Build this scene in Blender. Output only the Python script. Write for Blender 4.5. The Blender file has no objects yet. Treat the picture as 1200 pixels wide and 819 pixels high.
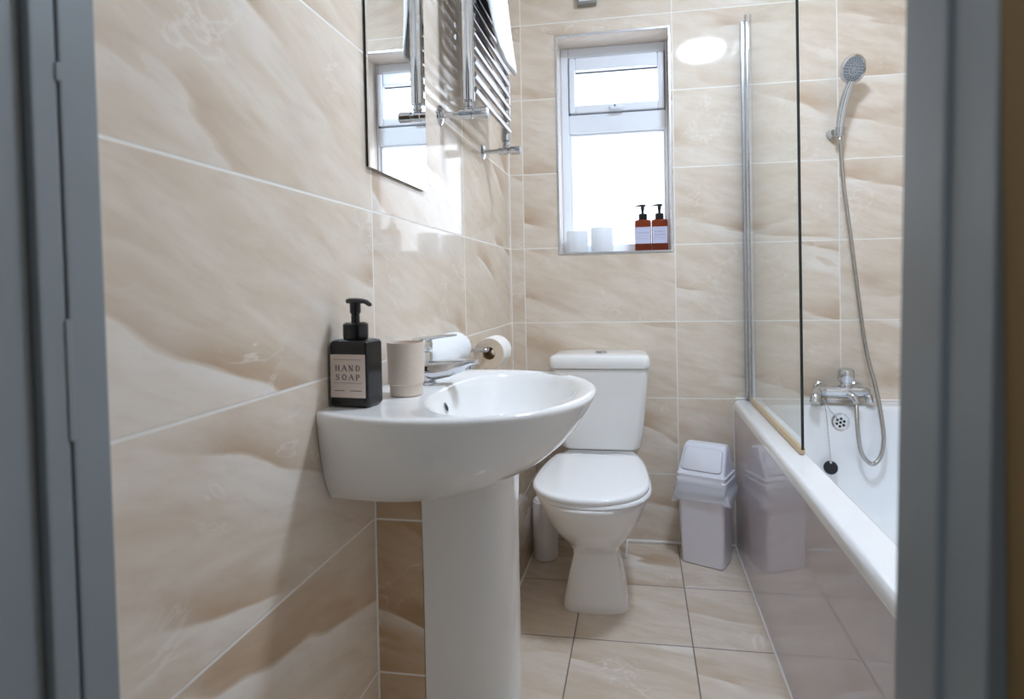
import bpy, bmesh, math, random
from mathutils import Vector, Matrix
PI = math.pi
random.seed(4)
scene = bpy.context.scene
COL = scene.collection

# ------------------------------------------------------------------ camera, world, exposure
cam_d = bpy.data.cameras.new('camera')
cam = bpy.data.objects.new('camera', cam_d)
COL.objects.link(cam)
_r = Vector((0.9875414, 0.1562457, -0.0186860))
_u = Vector((0.0164280, 0.0157309, 0.9997413))
_f = Vector((-0.1564992, 0.9875929, -0.0129681))
_m = Matrix((( _r.x, _u.x, -_f.x), (_r.y, _u.y, -_f.y), (_r.z, _u.z, -_f.z))).to_4x4()
_m.translation = Vector((0.51495, 0.0, 1.01969))
cam.matrix_world = _m
cam_d.sensor_fit = 'HORIZONTAL'
cam_d.sensor_width = 36
cam_d.lens = 669.262 * 36 / 1200
cam_d.shift_x = -42.852 / 1200
cam_d.shift_y = -64.943 / 1200
cam_d.clip_start = 0.02
cam_d.dof.use_dof = True
cam_d.dof.focus_distance = 1.35
cam_d.dof.aperture_fstop = 3.6
scene.camera = cam

WORLD_STRENGTH = 0.20
WINDOW_STRENGTH = 1.35
LAMP_STRENGTH = 76.0
world = bpy.data.worlds.new('world')
scene.world = world
world.use_nodes = True
_bg = world.node_tree.nodes['Background']
_bg.inputs[0].default_value = (0.80, 0.90, 1.0, 1)
_bg.inputs[1].default_value = WORLD_STRENGTH
scene.view_settings.view_transform = 'Standard'
scene.view_settings.look = 'None'
scene.view_settings.gamma = 1
scene.view_settings.use_curve_mapping = False
scene.view_settings.exposure = 0.76
try:
    scene.cycles.max_bounces = 14
    scene.cycles.glossy_bounces = 6
    scene.cycles.diffuse_bounces = 6
    scene.cycles.transparent_max_bounces = 16
    scene.cycles.caustics_reflective = False
    scene.cycles.caustics_refractive = False
    scene.cycles.sample_clamp_indirect = 4.0
except Exception:
    pass

# ------------------------------------------------------------------ dimensions (metres)
D = 2.280          # back wall
XR = 1.585         # right wall behind the bath
H = 2.35           # ceiling
YF = 0.435         # inner face of the door wall
YH = 0.335         # hall face of the door wall
ZROW = 0.8745 - 0.6   # a grout row
YC = 1.06          # basin centre line
ZB = 0.826         # basin rim

# ------------------------------------------------------------------ materials
def lin(h):
    h = h.lstrip('#')
    c = [int(h[i:i+2], 16) / 255 for i in (0, 2, 4)]
    return tuple((x / 12.92 if x <= 0.04045 else ((x + 0.055) / 1.055) ** 2.4) for x in c) + (1,)

def mat(name, color, rough=0.4, metal=0.0, coat=0.0, noise=0.0, nscale=40, bump=0.0, ior=1.5, spec=0.5):
    m = bpy.data.materials.new(name); m.use_nodes = True
    nt = m.node_tree; b = nt.nodes['Principled BSDF']
    c = lin(color) if isinstance(color, str) else color
    b.inputs['Base Color'].default_value = c
    b.inputs['Roughness'].default_value = rough
    b.inputs['Metallic'].default_value = metal
    b.inputs['IOR'].default_value = ior
    b.inputs['Specular IOR Level'].default_value = spec
    b.inputs['Coat Weight'].default_value = coat
    b.inputs['Coat Roughness'].default_value = 0.03
    tc = nt.nodes.new('ShaderNodeTexCoord')
    nz = nt.nodes.new('ShaderNodeTexNoise'); nz.inputs['Scale'].default_value = nscale
    nz.inputs['Detail'].default_value = 4
    nt.links.new(tc.outputs['Object'], nz.inputs['Vector'])
    if noise > 0:
        mx = nt.nodes.new('ShaderNodeMix'); mx.data_type = 'RGBA'
        mx.inputs[6].default_value = tuple(x * (1 - noise) for x in c[:3]) + (1,)
        mx.inputs[7].default_value = tuple(min(1, x * (1 + noise)) for x in c[:3]) + (1,)
        nt.links.new(nz.outputs['Fac'], mx.inputs[0]); nt.links.new(mx.outputs[2], b.inputs['Base Color'])
    if bump > 0:
        bp = nt.nodes.new('ShaderNodeBump'); bp.inputs['Strength'].default_value = bump
        bp.inputs['Distance'].default_value = 0.002
        nt.links.new(nz.outputs['Fac'], bp.inputs['Height']); nt.links.new(bp.outputs['Normal'], b.inputs['Normal'])
    return m

def emit_mat(name, color, strength, rough=0.15):
    m = bpy.data.materials.new(name); m.use_nodes = True
    b = m.node_tree.nodes['Principled BSDF']
    b.inputs['Base Color'].default_value = (0.8, 0.8, 0.8, 1)
    b.inputs['Roughness'].default_value = rough
    b.inputs['Emission Color'].default_value = color
    b.inputs['Emission Strength'].default_value = strength
    return m

def tile_mat(name, axes, u0, v0, w, h, seed, grout='#efebe4', gw=0.0040, angle=-17, flip=False,
             light='#e3d7c8', mid='#d8c8b5', dark='#ad8862', rough=0.06, plain=False):
    """glazed marble-look tile: axes picks which object coordinates run along and up the tile"""
    m = bpy.data.materials.new(name); m.use_nodes = True
    nt = m.node_tree; N = nt.nodes; L = nt.links; b = N['Principled BSDF']
    tc = N.new('ShaderNodeTexCoord'); sx = N.new('ShaderNodeSeparateXYZ')
    L.new(tc.outputs['Object'], sx.inputs[0])
    def M(op, a, bb=None, c=None, clamp=False):
        n = N.new('ShaderNodeMath'); n.operation = op; n.use_clamp = clamp
        for i, v in enumerate((a, bb, c)):
            if v is None: continue
            if isinstance(v, (int, float)): n.inputs[i].default_value = v
            else: L.new(v, n.inputs[i])
        return n.outputs[0]
    def XYZ(x, y, z):
        n = N.new('ShaderNodeCombineXYZ')
        for i, v in enumerate((x, y, z)):
            if isinstance(v, (int, float)): n.inputs[i].default_value = v
            else: L.new(v, n.inputs[i])
        return n.outputs[0]
    def noise(vec, scale, detail=3, rough=0.5, dist=0.0):
        n = N.new('ShaderNodeTexNoise'); n.inputs['Scale'].default_value = scale
        n.inputs['Detail'].default_value = detail; n.inputs['Roughness'].default_value = rough
        n.inputs['Distortion'].default_value = dist
        L.new(vec, n.inputs['Vector']); return n.outputs['Fac']
    def mix(f, a, c):
        n = N.new('ShaderNodeMix'); n.data_type = 'RGBA'
        if isinstance(f, (int, float)): n.inputs[0].default_value = f
        else: L.new(f, n.inputs[0])
        for i, v in ((6, a), (7, c)):
            if isinstance(v, tuple): n.inputs[i].default_value = v
            else: L.new(v, n.inputs[i])
        return n.outputs[2]
    def smooth(x, lo, hi):
        n = N.new('ShaderNodeMapRange'); n.interpolation_type = 'SMOOTHSTEP'
        L.new(x, n.inputs['Value']); n.inputs['From Min'].default_value = lo; n.inputs['From Max'].default_value = hi
        return n.outputs['Result']
    U = sx.outputs[axes[0]]; V = sx.outputs[axes[1]]
    tu = M('DIVIDE', M('SUBTRACT', U, u0), w); tv = M('DIVIDE', M('SUBTRACT', V, v0), h)
    iu = M('FLOOR', tu); iv = M('FLOOR', tv)
    lu = M('SUBTRACT', tu, iu); lv = M('SUBTRACT', tv, iv)
    du = M('MULTIPLY', M('MINIMUM', lu, M('SUBTRACT', 1.0, lu)), w)
    dv = M('MULTIPLY', M('MINIMUM', lv, M('SUBTRACT', 1.0, lv)), h)
    dmin = M('MINIMUM', du, dv)
    n = N.new('ShaderNodeMapRange'); L.new(dmin, n.inputs['Value'])
    n.inputs['From Min'].default_value = gw * 0.38; n.inputs['From Max'].default_value = gw * 0.62
    n.inputs['To Min'].default_value = 1; n.inputs['To Max'].default_value = 0
    gmask = n.outputs['Result'] if not plain else None
    wn = N.new('ShaderNodeTexWhiteNoise'); wn.noise_dimensions = '3D'
    L.new(XYZ(iu, iv, seed), wn.inputs['Vector'])
    sc = N.new('ShaderNodeSeparateColor'); L.new(wn.outputs['Color'], sc.inputs[0])
    pu = M('ADD', U, M('MULTIPLY', sc.outputs[0], 9.0)); pv = M('ADD', V, M('MULTIPLY', sc.outputs[1], 7.0))
    ca, sa = math.cos(math.radians(angle)), math.sin(math.radians(angle))
    ru = M('ADD', M('MULTIPLY', pu, ca), M('MULTIPLY', pv, sa))
    rv = M('SUBTRACT', M('MULTIPLY', pv, ca), M('MULTIPLY', pu, sa))
    S = XYZ(M('MULTIPLY', ru, 0.62), M('MULTIPLY', rv, 2.4), seed * 1.7)
    warp = noise(S, 2.3, 3, 0.5, 0.35)
    warp2 = noise(S, 8.0, 5, 0.6, 0.5)
    # broad strata with one crisp edge each: brown at the edge fading into the pale stone
    t = M('FRACT', M('ADD', M('ADD', M('MULTIPLY', rv, 4.4), M('MULTIPLY', warp, 1.35)), M('MULTIPLY', warp2, 0.10)))
    edge = M('MULTIPLY', smooth(t, 0.0, 0.035), M('SUBTRACT', 1.0, smooth(t, 0.02, 0.46)))
    gate = smooth(noise(XYZ(ru, M('MULTIPLY', rv, 1.6), seed + 3.3), 3.1, 2), 0.43, 0.66)
    brown = M('MULTIPLY', edge, gate)
    pale = M('MULTIPLY', smooth(t, 0.70, 0.99), 0.6)
    base = mix(smooth(warp2, 0.3, 0.7), lin(mid), lin(light))
    c = mix(M('MULTIPLY', brown, 0.62), base, lin(dark))
    c = mix(M('MULTIPLY', pale, gate), c, lin('#f3eee8'))
    # wispy white veins
    vn = noise(XYZ(M('MULTIPLY', pu, 1.0), M('MULTIPLY', pv, 1.4), seed + 8.0), 6.5, 5, 0.62, 1.0)
    vein = M('SUBTRACT', 1.0, smooth(M('ABSOLUTE', M('SUBTRACT', vn, 0.5)), 0.0, 0.022))
    vg = smooth(noise(XYZ(pu, pv, seed + 11.0), 4.0, 2), 0.52, 0.68)
    c = mix(M('MULTIPLY', M('MULTIPLY', vein, vg), 0.5), c, lin('#f2ece4'))
    fine = noise(S, 26.0, 4, 0.65)
    c = mix(M('MULTIPLY', smooth(fine, 0.45, 0.8), 0.15), c, lin(dark))
    if gmask is not None:
        c = mix(gmask, c, lin(grout))
        L.new(M('ADD', rough, M('MULTIPLY', gmask, 0.5)), b.inputs['Roughness'])
        hgt = M('SUBTRACT', M('MULTIPLY', noise(XYZ(U, V, 0.0), 6.0, 1), 0.10), gmask)
        bp = N.new('ShaderNodeBump'); bp.inputs['Strength'].default_value = 0.35; bp.inputs['Distance'].default_value = 0.0012
        L.new(hgt, bp.inputs['Height']); L.new(bp.outputs['Normal'], b.inputs['Normal'])
    else:
        b.inputs['Roughness'].default_value = rough
    L.new(c, b.inputs['Base Color'])
    b.inputs['IOR'].default_value = 1.45
    return m

M_LEFT = tile_mat('left_wall_tile', (1, 2), 1.055, ZROW, 0.6, 0.3, 1.0, angle=-20)
M_BACK = tile_mat('back_wall_tile', (0, 2), 0.0574, ZROW, 0.6, 0.3, 2.0, angle=-15)
M_BOXF = tile_mat('boxing_front_tile_shaded', (0, 2), 0.0, ZROW, 0.6, 0.3, 3.0, light='#cdb79c', mid='#bfa07c', dark='#a27c55')  # same wall tile; its weaker reflected light is put into browner colours
M_BOXS = tile_mat('boxing_side_tile_shaded', (1, 2), 1.055, ZROW, 0.6, 0.3, 5.0, light='#cfbfae', mid='#bfa98f', dark='#a4845f')  # wall tile again, with shade painted in as darker browns
M_FLOOR = tile_mat('floor_tile', (0, 1), 0.312, 1.632, 0.337, 0.318, 4.0, grout='#77706a', gw=0.0036, angle=-14,
                   light='#ddd0c1', mid='#d1c0ab', dark='#b08d6a', rough=0.09)
M_REVEAL = tile_mat('reveal_tile', (0, 1), 0.0, 0.0, 3, 3, 6.0, plain=True, light='#ece3da', mid='#e2d6ca', dark='#d2bda8')
M_CERAMIC = mat('white_ceramic', '#f1f0ee', 0.06, coat=0.3)
M_ACRYL = mat('white_acrylic', '#f2f3f4', 0.08, coat=0.3)
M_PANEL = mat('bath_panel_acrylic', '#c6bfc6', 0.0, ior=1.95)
M_SEAT = mat('white_seat_plastic', '#f5f6f7', 0.10, coat=0.3)
M_UPVC = mat('white_upvc', '#e9edf4', 0.25)
M_CEIL = mat('ceiling_paint', '#eceae6', 0.7, noise=0.02, nscale=12)
M_CHROME = mat('chrome', (0.64, 0.66, 0.69, 1), 0.06, 1.0)
M_CHROME2 = mat('brushed_chrome', (0.52, 0.54, 0.57, 1), 0.22, 1.0)
M_ALU = mat('satin_aluminium_trim', (0.83, 0.85, 0.88, 1), 0.22, 1.0)
M_BRASS = mat('brass_fitting', (0.75, 0.60, 0.36, 1), 0.2, 1.0)
M_MIRROR = mat('mirror_silver', (0.93, 0.95, 0.95, 1), 0.004, 1.0)
M_MIREDGE = mat('mirror_edge', '#23292c', 0.3)
M_BLACK = mat('black_plastic', '#0c0c10', 0.28)
M_GLOSSBLK = mat('glossy_black_bottle', '#0a0a0f', 0.12)
M_LABEL = mat('label_paper', '#d9c9bf', 0.55, noise=0.02)
M_LABELW = mat('pale_label_paper', '#c9cbe2', 0.55, noise=0.02)
M_INK = mat('label_ink', '#4b4147', 0.6)
M_INK2 = mat('label_ink_violet', '#34375c', 0.6)
M_STONE = mat('beige_stone', '#d9c9ba', 0.55, noise=0.08, nscale=220, bump=0.1)
M_TOWEL = mat('white_terry', '#f4f6f8', 0.95, noise=0.03, nscale=500, bump=0.9)
M_PAPER = mat('toilet_tissue', '#f3efe9', 0.95, noise=0.02, nscale=300, bump=0.4)
M_PAPERSIDE = mat('tissue_roll_end', '#e9d9c6', 0.95, noise=0.05, nscale=300, bump=0.4)
M_CARD = mat('cardboard_tube', '#c2a27c', 0.9)
M_DARKHOLE = mat('dark_hole', '#0b0b0d', 0.6)
M_BIN = mat('white_bin_plastic', '#e6e2e8', 0.32, noise=0.01)
M_BINLID = mat('white_bin_lid_plastic', '#e9ebf3', 0.28, noise=0.01)
M_BINLINE = mat('bin_groove', '#a9a9b4', 0.5)
M_BRUSH = mat('white_brush_plastic', '#eeebea', 0.3)
M_RUBBER = mat('black_rubber', '#141416', 0.5)
M_SILICONE = mat('white_silicone', '#efebe6', 0.35)
M_SEAL = mat('yellowed_seal', '#cdb48f', 0.4, noise=0.1, nscale=60)
M_JAMB = mat('grey_gloss_paint', '#868d91', 0.38, noise=0.03, nscale=14, bump=0.25)
M_HALL = mat('tan_wall_paint', '#7f653c', 0.8, noise=0.03, nscale=9)
M_PLASTER = mat('plain_plaster', '#e6e2dc', 0.8)
M_WIN = emit_mat('frosted_daylit_glass', (0.82, 0.92, 1.05, 1), WINDOW_STRENGTH)
M_LAMP = emit_mat('lit_lamp_diffuser', (0.72, 0.865, 1.08, 1), LAMP_STRENGTH)
M_BAR = mat('ladder_bar_chrome', (0.40, 0.38, 0.40, 1), 0.14, 1.0)
M_HOSE = mat('steel_hose', (0.48, 0.465, 0.45, 1), 0.25, 1.0)
M_VENT = mat('grey_vent_plastic', '#8d8a86', 0.5)

def glass_mat():
    m = bpy.data.materials.new('clear_screen_glass'); m.use_nodes = True
    nt = m.node_tree; N = nt.nodes; L = nt.links
    N.remove(N['Principled BSDF'])
    tr = N.new('ShaderNodeBsdfTransparent'); tr.inputs[0].default_value = (0.955, 0.975, 0.965, 1)
    gl = N.new('ShaderNodeBsdfGlossy'); gl.inputs['Roughness'].default_value = 0.0
    gl.inputs['Color'].default_value = (1, 1, 1, 1)
    fr = N.new('ShaderNodeFresnel'); fr.inputs['IOR'].default_value = 1.5
    geo = N.new('ShaderNodeNewGeometry')
    ior = N.new('ShaderNodeMix'); ior.inputs[2].default_value = 1.5; ior.inputs[3].default_value = 1 / 1.5
    # the same thin-sheet reflectance from either side: back faces see air-to-glass as well
    mul = N.new('ShaderNodeMath'); mul.operation = 'MULTIPLY'
    inv = N.new('ShaderNodeMath'); inv.operation = 'SUBTRACT'; inv.inputs[0].default_value = 1.0
    L.new(geo.outputs['Backfacing'], inv.inputs[1])
    L.new(fr.outputs[0], mul.inputs[0]); L.new(inv.outputs[0], mul.inputs[1])
    N.remove(ior)
    k = N.new('ShaderNodeMath'); k.operation = 'MULTIPLY'; k.inputs[1].default_value = 1.5; k.use_clamp = True
    L.new(mul.outputs[0], k.inputs[0])
    mx = N.new('ShaderNodeMixShader')
    L.new(k.outputs[0], mx.inputs[0]); L.new(tr.outputs[0], mx.inputs[1]); L.new(gl.outputs[0], mx.inputs[2])
    L.new(mx.outputs[0], N['Material Output'].inputs['Surface'])
    return m
M_GLASS = glass_mat()
M_GLASSEDGE = mat('dark_glass_edge', '#0c1512', 0.15)

def amber_mat():
    m = bpy.data.materials.new('amber_plastic'); m.use_nodes = True
    b = m.node_tree.nodes['Principled BSDF']
    b.inputs['Base Color'].default_value = (0.20, 0.035, 0.012, 1)
    b.inputs['Roughness'].default_value = 0.1
    b.inputs['Transmission Weight'].default_value = 0.35
    b.inputs['IOR'].default_value = 1.35
    return m
M_AMBER = amber_mat()

def frosted_mat():
    m = bpy.data.materials.new('frosted_white_glass'); m.use_nodes = True
    nt = m.node_tree; N = nt.nodes; L = nt.links
    b = N['Principled BSDF']; b.inputs['Base Color'].default_value = (0.92, 0.94, 0.96, 1); b.inputs['Roughness'].default_value = 0.25
    tl = N.new('ShaderNodeBsdfTranslucent'); tl.inputs[0].default_value = (0.95, 0.97, 1.0, 1)
    a = N.new('ShaderNodeMixShader'); a.inputs[0].default_value = 0.35
    L.new(b.outputs[0], a.inputs[1]); L.new(tl.outputs[0], a.inputs[2]); L.new(a.outputs[0], N['Material Output'].inputs['Surface'])
    return m
M_FROST = frosted_mat()

def liner_mat():
    m = bpy.data.materials.new('thin_white_polythene'); m.use_nodes = True
    nt = m.node_tree; N = nt.nodes; L = nt.links
    b = N['Principled BSDF']; b.inputs['Base Color'].default_value = (0.86, 0.88, 0.92, 1); b.inputs['Roughness'].default_value = 0.25
    tr = N.new('ShaderNodeBsdfTransparent'); tl = N.new('ShaderNodeBsdfTranslucent'); tl.inputs[0].default_value = (0.85, 0.88, 0.92, 1)
    a = N.new('ShaderNodeMixShader'); a.inputs[0].default_value = 0.4
    L.new(b.outputs[0], a.inputs[1]); L.new(tl.outputs[0], a.inputs[2])
    c = N.new('ShaderNodeMixShader'); c.inputs[0].default_value = 0.25
    L.new(a.outputs[0], c.inputs[1]); L.new(tr.outputs[0], c.inputs[2])
    L.new(c.outputs[0], N['Material Output'].inputs['Surface'])
    return m
M_LINER = liner_mat()

# ------------------------------------------------------------------ object helpers
def obj(name, bm, m, parent=None, smooth=True, ang=32, wn=False):
    bmesh.ops.recalc_face_normals(bm, faces=bm.faces)
    if parent is not None:
        o0 = Vector((0, 0, 0)); p = parent
        while p is not None: o0 += p.location; p = p.parent
        bmesh.ops.translate(bm, verts=bm.verts, vec=-o0)
    for f in bm.faces: f.smooth = smooth
    me = bpy.data.meshes.new(name); bm.to_mesh(me); bm.free()
    for x in (m if isinstance(m, (list, tuple)) else [m]): me.materials.append(x)
    if smooth: me.set_sharp_from_angle(angle=math.radians(ang))
    o = bpy.data.objects.new(name, me); COL.objects.link(o)
    if parent is not None: o.parent = parent
    if wn:
        wm = o.modifiers.new('weighted', 'WEIGHTED_NORMAL'); wm.keep_sharp = True; wm.weight = 90
    return o
def tag(o, label, cat, group=None):
    o['label'] = label; o['category'] = cat
    if group: o['group'] = group
    return o
def thing(name, label, cat, loc, group=None):
    o = bpy.data.objects.new(name, None); COL.objects.link(o)
    o.location = loc; o.empty_display_size = 0.05
    return tag(o, label, cat, group)
def struct(name, bm, m, parent=None, smooth=False):
    o = obj(name, bm, m, parent, smooth, 32, smooth)
    o['kind'] = 'structure'
    return o
def BM(): return bmesh.new()

def box(bm, x0, x1, y0, y1, z0, z1, bev=0.0, seg=2, mi=0):
    r = bmesh.ops.create_cube(bm, size=1.0)
    vs = r['verts']
    for v in vs:
        v.co = Vector(((x0 + x1) / 2 + v.co.x * (x1 - x0), (y0 + y1) / 2 + v.co.y * (y1 - y0), (z0 + z1) / 2 + v.co.z * (z1 - z0)))
    fs = set(f for v in vs for f in v.link_faces)
    for f in fs: f.material_index = mi
    if bev > 0:
        es = list(set(e for v in vs for e in v.link_edges))
        bmesh.ops.bevel(bm, geom=es, offset=bev, segments=seg, profile=0.5, affect='EDGES')
    return vs
def quad(bm, pts, mi=0):
    f = bm.faces.new([bm.verts.new(p) for p in pts]); f.material_index = mi
    return f
def loft(bm, rings, cap0=True, cap1=True, closed=True, mi=0):
    R = [[bm.verts.new(p) for p in ring] for ring in rings]
    n = len(R[0])
    for a, b in zip(R[:-1], R[1:]):
        for i in range(n if closed else n - 1):
            j = (i + 1) % n
            f = bm.faces.new((a[i], a[j], b[j], b[i])); f.material_index = mi
    if cap0: bm.faces.new(list(reversed(R[0]))).material_index = mi
    if cap1: bm.faces.new(R[-1]).material_index = mi
    return R
def frame_of(d):
    d = Vector(d).normalized()
    a = Vector((0, 0, 1)) if abs(d.z) < 0.9 else Vector((1, 0, 0))
    s = d.cross(a).normalized(); t = s.cross(d).normalized()
    return s, t
def lathe(bm, base, axis, prof, n=32, cap0=True, cap1=True, sq=None):
    """prof: list of (radius, distance along axis)"""
    base = Vector(base); ax = Vector(axis).normalized(); s, t = frame_of(ax)
    rings = []
    for r, h in prof:
        rings.append([base + ax * h + (s * math.cos(2 * PI * k / n) + t * math.sin(2 * PI * k / n)) * r for k in range(n)])
    return loft(bm, rings, cap0, cap1)
def tube(bm, pts, rad, n=12, cap=True):
    pts = [Vector(p) for p in pts]
    if not isinstance(rad, (list, tuple)): rad = [rad] * len(pts)
    rings = []; s = None
    for i, p in enumerate(pts):
        d = (pts[min(i + 1, len(pts) - 1)] - pts[max(i - 1, 0)]).normalized()
        if s is None: s, _ = frame_of(d)
        s = (s - d * s.dot(d)).normalized(); t = s.cross(d)
        rings.append([p + (s * math.cos(2 * PI * k / n) + t * math.sin(2 * PI * k / n)) * rad[i] for k in range(n)])
    return loft(bm, rings, cap, cap)
def spline(pts, sub=8):
    P = [Vector(p) for p in pts]; out = []
    for i in range(len(P) - 1):
        p0 = P[max(i - 1, 0)]; p1 = P[i]; p2 = P[i + 1]; p3 = P[min(i + 2, len(P) - 1)]
        for k in range(sub):
            t = k / sub
            out.append(0.5 * ((2 * p1) + (-p0 + p2) * t + (2 * p0 - 5 * p1 + 4 * p2 - p3) * t * t + (-p0 + 3 * p1 - 3 * p2 + p3) * t ** 3))
    out.append(P[-1]); return out
def rrect(x0, x1, y0, y1, r, z, nc=6):
    pts = []
    for cx, cy, a0 in ((x1 - r, y1 - r, 0), (x0 + r, y1 - r, 90), (x0 + r, y0 + r, 180), (x1 - r, y0 + r, 270)):
        for k in range(nc + 1):
            a = math.radians(a0 + 90 * k / nc)
            pts.append(Vector((cx + r * math.cos(a), cy + r * math.sin(a), z)))
    return pts
def egg(cx, cy, z, hx, front, back, n=2.3, N=56):
    pts = []
    for k in range(N):
        a = 2 * PI * k / N
        c, s = math.cos(a), math.sin(a)
        x = hx * math.copysign(abs(c) ** (2 / n), c)
        h = (back - cy) if s > 0 else (cy - front)
        y = h * math.copysign(abs(s) ** (2 / n), s)
        pts.append(Vector((cx + x, cy + y, z)))
    return pts

# ------------------------------------------------------------------ the room
bm = BM(); box(bm, -0.12, 0.0, YH, D + 0.14, -0.12, H + 0.1); struct('wall_left', bm, M_LEFT)
# back wall with the window opening
WX0, WX1, WZ0, WZ1 = 0.200, 0.647, 1.150, 2.021
YW = 2.40
bm = BM()
T = 0.16
for (x0, x1, z0, z1) in ((0.0, WX0, -0.12, H), (WX1, XR, -0.12, H), (WX0, WX1, -0.12, WZ0), (WX0, WX1, WZ1, H)):
    box(bm, x0, x1, D, D + T, z0, z1)
struct('wall_back', bm, M_BACK)
bm = BM(); box(bm, XR, XR + 0.12, YH, D + T, -0.12, H + 0.1); struct('wall_right', bm, M_LEFT)
XJL, XJR = 0.050, 0.700
bm = BM()
box(bm, 0.0, XJL - 0.02, YH, YF, -0.12, H)
box(bm, XJR + 0.02, XR, YH, YF, -0.12, H)
box(bm, XJL - 0.02, XJR + 0.02, YH, YF, 2.03, H)
struct('wall_front', bm, M_PLASTER)
bm = BM(); box(bm, -0.12, XR + 0.12, YH, D + T, -0.12, 0.0); struct('floor', bm, M_FLOOR)
bm = BM(); box(bm, 0.0, XR, YH, D + T, H, H + 0.1); struct('ceiling', bm, M_CEIL)
bm = BM(); box(bm, 0.7045, 0.80, -0.7, YH - .0005, -0.12, H); struct('wall_hall', bm, M_HALL)
bm = BM(); box(bm, -0.9, 0.722, -0.9, YH, -0.14, -0.004); struct('floor_hall', bm, mat('hall_carpet', '#7d7468', 0.95, noise=0.1, nscale=300))

# tiled pipe boxing along the left wall under the basin
XB, YB, ZBX = 0.086, 1.038, 0.66
bm = BM()
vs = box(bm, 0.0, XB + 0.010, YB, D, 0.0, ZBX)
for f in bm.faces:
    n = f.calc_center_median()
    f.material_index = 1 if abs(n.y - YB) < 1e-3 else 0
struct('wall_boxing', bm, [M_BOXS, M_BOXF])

# silicone and trim lines
bm = BM(); tube(bm, [(0.450, D - 0.001, 0.004), (0.868, D - 0.001, 0.004)], 0.006, 8); tube(bm, [(0.452, D, 0.004), (0.450, 2.13, 0.004)], 0.004, 8)
struct('trim_1', bm, M_SILICONE)
bm = BM(); tube(bm, [(0.869, D, 0.001), (0.869, 0.45, 0.001)], 0.0045, 8); struct('trim_2', bm, M_SILICONE)
bm = BM(); tube(bm, [(XB + 0.010, 1.19, 0.001), (XB + 0.010, D, 0.001)], 0.004, 8)
tube(bm, [(0.001, YB, 0.0), (0.001, YB, 0.685)], 0.0025, 8)
tube(bm, [(XB + 0.010, D, 0.0), (XB + 0.010, D, ZBX)], 0.003, 8); struct('trim_3', bm, M_SILICONE)
bm = BM(); tube(bm, [(0.0, D, 0.66), (0.0, D, H)], 0.0028, 8); struct('trim_4', bm, M_SILICONE)
bm = BM(); tube(bm, [(0.875, D, 0.574), (XR, D, 0.574)], 0.005, 8); tube(bm, [(XR, D, 0.574), (XR, YF, 0.574)], 0.005, 8)
tube(bm, [(0.870, D, 0.0), (0.870, D, 0.55)], 0.004, 8)
struct('trim_5', bm, M_SILICONE)

# window recess: reveals, metal edge trim, frame, sash, panes
bm = BM()
quad(bm, [(WX0, D, WZ1), (WX1, D, WZ1), (WX1, YW + .03, WZ1), (WX0, YW + .03, WZ1)])
quad(bm, [(WX0, D, WZ0), (WX0, YW + .03, WZ0), (WX1, YW + .03, WZ0), (WX1, D, WZ0)])
quad(bm, [(WX0, D, WZ0), (WX0, D, WZ1), (WX0, YW + .03, WZ1), (WX0, YW + .03, WZ0)])
quad(bm, [(WX1, D, WZ0), (WX1, YW + .03, WZ0), (WX1, YW + .03, WZ1), (WX1, D, WZ1)])
for f in bm.faces: f.normal_update()
rv = BM()
e = 0.004
box(rv, WX0, WX1, D + .001, YW + .03, WZ1 - e, WZ1); box(rv, WX0, WX1, D + .001, YW + .03, WZ0, WZ0 + e)
box(rv, WX0, WX0 + e, D + .001, YW + .03, WZ0 + e, WZ1 - e); box(rv, WX1 - e, WX1, D + .001, YW + .03, WZ0 + e, WZ1 - e)
bm.free()
struct('trim_6', rv, M_REVEAL)
bm = BM(); w = 0.008; p = 0.0035
box(bm, WX0 - w * .4, WX0 + w * .6, D - p, D + .004, WZ0 - w * .4, WZ1 + w * .4, .001, 1)
box(bm, WX1 - w * .6, WX1 + w * .4, D - p, D + .004, WZ0 - w * .4, WZ1 + w * .4, .001, 1)
box(bm, WX0 + w * .6, WX1 - w * .6, D - p, D + .004, WZ1 - w * .6, WZ1 + w * .4, .001, 1)
box(bm, WX0 + w * .6, WX1 - w * .6, D - p, D + .004, WZ0 - w * .4, WZ0 + w * .6, .001, 1)
struct('trim_7', bm, M_ALU)
win = bpy.data.objects.new('window_1', None); COL.objects.link(win); win.location = ((WX0 + WX1) / 2, YW, WZ0); win['kind'] = 'structure'
bm = BM()
b_ = .004
box(bm, WX0 + e, 0.236, YW, YW + .06, WZ0 + e, WZ1 - e, b_); box(bm, 0.634, WX1 - e, YW, YW + .06, WZ0 + e, WZ1 - e, b_)
box(bm, 0.236, 0.634, YW, YW + .06, 1.975, WZ1 - e, b_); box(bm, 0.236, 0.634, YW, YW + .06, WZ0 + e, 1.182, b_)
box(bm, 0.236, 0.634, YW, YW + .06, 1.660, 1.738, b_)
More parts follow.
